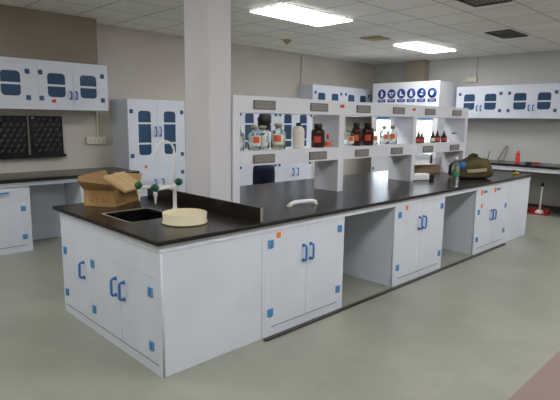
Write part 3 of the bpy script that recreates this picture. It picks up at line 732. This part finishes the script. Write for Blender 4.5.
# ------------------------------------------------------------------ the person behind the island
def skin_mesh(verts, edges, radii, root=0, sub=2):
    me = bpy.data.meshes.new('sk'); me.from_pydata([Vector(v) for v in verts], edges, [])
    o = bpy.data.objects.new('sk', me); C.objects.link(o)
    o.modifiers.new('skin', 'SKIN'); s = o.modifiers.new('sub', 'SUBSURF'); s.levels = sub; s.render_levels = sub
    lay = me.skin_vertices[0].data
    for i, r in enumerate(radii):
        lay[i].radius = (r, r) if not isinstance(r, tuple) else r; lay[i].use_root = (i == root)
    dg = bpy.context.evaluated_depsgraph_get(); out = bpy.data.meshes.new_from_object(o.evaluated_get(dg))
    bpy.data.objects.remove(o); bpy.data.meshes.remove(me)
    for p in out.polygons: p.use_smooth = True
    return out
def person(loc, rz):
    t = thing('person', 'person with black hair, pale shirt and navy trousers standing behind the island rack, facing away', 'person', loc, rz)
    # local frame: faces +y
    V = [(0,0,.90),(0,.0,1.02),(0,.005,1.18),(0,.02,1.30),(0,.035,1.38),(0,.055,1.435),
         (-.065,0,.84),(-.072,.01,.46),(-.095,-.015,.09),(-.095,.10,.035),
         (.065,0,.84),(.072,.01,.46),(.095,-.015,.09),(.095,.10,.035),
         (-.16,.02,1.335),(-.19,.06,1.09),(-.10,.26,1.06),(-.08,.33,1.05),
         (.16,.02,1.335),(.19,.06,1.09),(.10,.26,1.06),(.08,.33,1.05)]
    E_ = [(0,1),(1,2),(2,3),(3,4),(4,5),(0,6),(6,7),(7,8),(8,9),(0,10),(10,11),(11,12),(12,13),(3,14),(14,15),(15,16),(16,17),(3,18),(18,19),(19,20),(20,21)]
    R = [(.13,.10),(.115,.085),(.13,.095),(.12,.085),.055,.05,.075,.052,.036,.03,.075,.052,.036,.03,.05,.04,.028,.03,.05,.04,.028,.03]
    meshes = [skin_mesh(V, E_, R)]
    for sx in (-1, 1):                                   # hands: palm plus five separate fingers
        bx_ = sx*.08
        for k, (dx, ln) in enumerate(((-.027,.068),(-.009,.078),(.009,.074),(.026,.058))):
            p = [(bx_+dx, .345, 1.047), (bx_+dx*1.1, .345+ln*.45, 1.035), (bx_+dx*1.15, .345+ln*.8, 1.015), (bx_+dx*1.15, .345+ln, .995)]
            meshes.append(skin_mesh(p, [(0,1),(1,2),(2,3)], [.0095,.009,.008,.0065], sub=1))
        p = [(bx_-sx*.02, .32, 1.05), (bx_-sx*.04, .345, 1.04), (bx_-sx*.046, .372, 1.028)]
        meshes.append(skin_mesh(p, [(0,1),(1,2)], [.011,.0095,.0075], sub=1))
    bm = bmesh.new()
    for m_ in meshes: bm.from_mesh(m_)
    hb = MB(); hb.sphere((0, .07, 1.525), .105, (.74, .9, 1.08), 22)
    for v in hb.bm.verts:                                # jaw narrows, face flattens
        if v.co.z < 1.50: v.co.x *= 1-.9*(1.50-v.co.z)
    hb.sphere((0, .167, 1.515), .016, (.8, 1, 1.5), 10)   # nose
    hb.sphere((-.078, .065, 1.52), .028, (.35, .75, 1.1), 10); hb.sphere((.078, .065, 1.52), .028, (.35, .75, 1.1), 10)
    tmp = bpy.data.meshes.new('tmp'); hb.bm.to_mesh(tmp); hb.bm.free(); bm.from_mesh(tmp)
    for f in bm.faces: f.smooth = True
    me = bpy.data.meshes.new('body'); bm.to_mesh(me); bm.free()
    body = link('body', me, 'skin', t)
    for sx in (-1, 1): MB().sphere((sx*.032, .158, 1.535), .012, (1.2, .5, .8), 10).build('eye', 'pipe', body)
    MB().box(-.025, .155, 1.468, .025, .163, 1.476).build('mouth', 'redink', body, .003)
    hr = MB().sphere((0, .055, 1.535), .113, (.80, .92, 1.03), 24)
    kill = [v for v in hr.bm.verts if v.co.y > .125 and v.co.z < 1.58]
    bmesh.ops.delete(hr.bm, geom=kill, context='VERTS')
    for v in hr.bm.verts:
        if v.co.z < 1.47: v.co.z -= .03; v.co.y -= .005
        v.co += Vector((.005*math.sin(v.co.z*90+v.co.x*40), .005*math.sin(v.co.x*110), .004*math.sin(v.co.x*70+v.co.y*60)))
    hr.build('hair', 'hair', t)
    trV = [V[i] for i in (0, 1, 6, 7, 8, 10, 11, 12)]; trV[4] = (-.095,-.012,.10); trV[7] = (.095,-.012,.10); trV[1] = (0, 0, 1.0)
    link('trousers', skin_mesh(trV, [(0,1),(0,2),(2,3),(3,4),(0,5),(5,6),(6,7)], [(.145,.118),(.14,.11),.1,.07,.058,.1,.07,.058]), 'navy', t, label='navy trousers')
    shV = [(0,0,1.04),(0,0,1.10),(0,.005,1.18),(0,.02,1.30),(0,.034,1.375),V[14],V[15],(-.14,.18,1.07),V[18],V[19],(.14,.18,1.07)]
    link('shirt', skin_mesh(shV, [(0,1),(1,2),(2,3),(3,4),(3,5),(5,6),(6,7),(3,8),(8,9),(9,10)], [(.145,.11),(.14,.105),(.145,.108),(.135,.098),.064,.062,.054,.044,.062,.054,.044]), 'shirt', t, label='pale grey shirt')
    for sx in (-1, 1):
        MB().sphere((sx*.095, .06, .036), 1, (.048, .135, .036), 14).build('shoe', 'dark', t, label='black shoe')
    return t
person((3.02, 2.40, 0), -.75)

# ------------------------------------------------------------------ camera, world, view
cam_p = dict(f=498.4717, loc=(-1.4671, -2.4742, 1.5459), yaw=.7935, pitch=.1592, roll=.0140)
y, p, r = cam_p['yaw'], cam_p['pitch'], cam_p['roll']
fw = Vector((math.cos(y)*math.cos(p), math.sin(y)*math.cos(p), -math.sin(p)))
rt = Vector((math.sin(y), -math.cos(y), 0)); up = rt.cross(fw)
rt2 = rt*math.cos(r)+up*math.sin(r); up2 = -rt*math.sin(r)+up*math.cos(r)
cd_ = bpy.data.cameras.new('camera'); co = bpy.data.objects.new('camera', cd_); C.objects.link(co)
cd_.sensor_width = 36; cd_.sensor_fit = 'HORIZONTAL'; cd_.lens = cam_p['f']/560*36; cd_.clip_start = .05
m3 = Matrix((rt2, up2, -fw)).transposed()
co.matrix_world = Matrix.Translation(cam_p['loc']) @ m3.to_4x4()
sc = bpy.context.scene; sc.camera = co
wd = bpy.data.worlds.new('world'); sc.world = wd; wd.use_nodes = True
wd.node_tree.nodes['Background'].inputs[0].default_value = (.8, .85, 1, 1); wd.node_tree.nodes['Background'].inputs[1].default_value = .1
sc.view_settings.view_transform = 'Standard'; sc.view_settings.look = 'None'; sc.view_settings.gamma = 1; sc.view_settings.exposure = .45
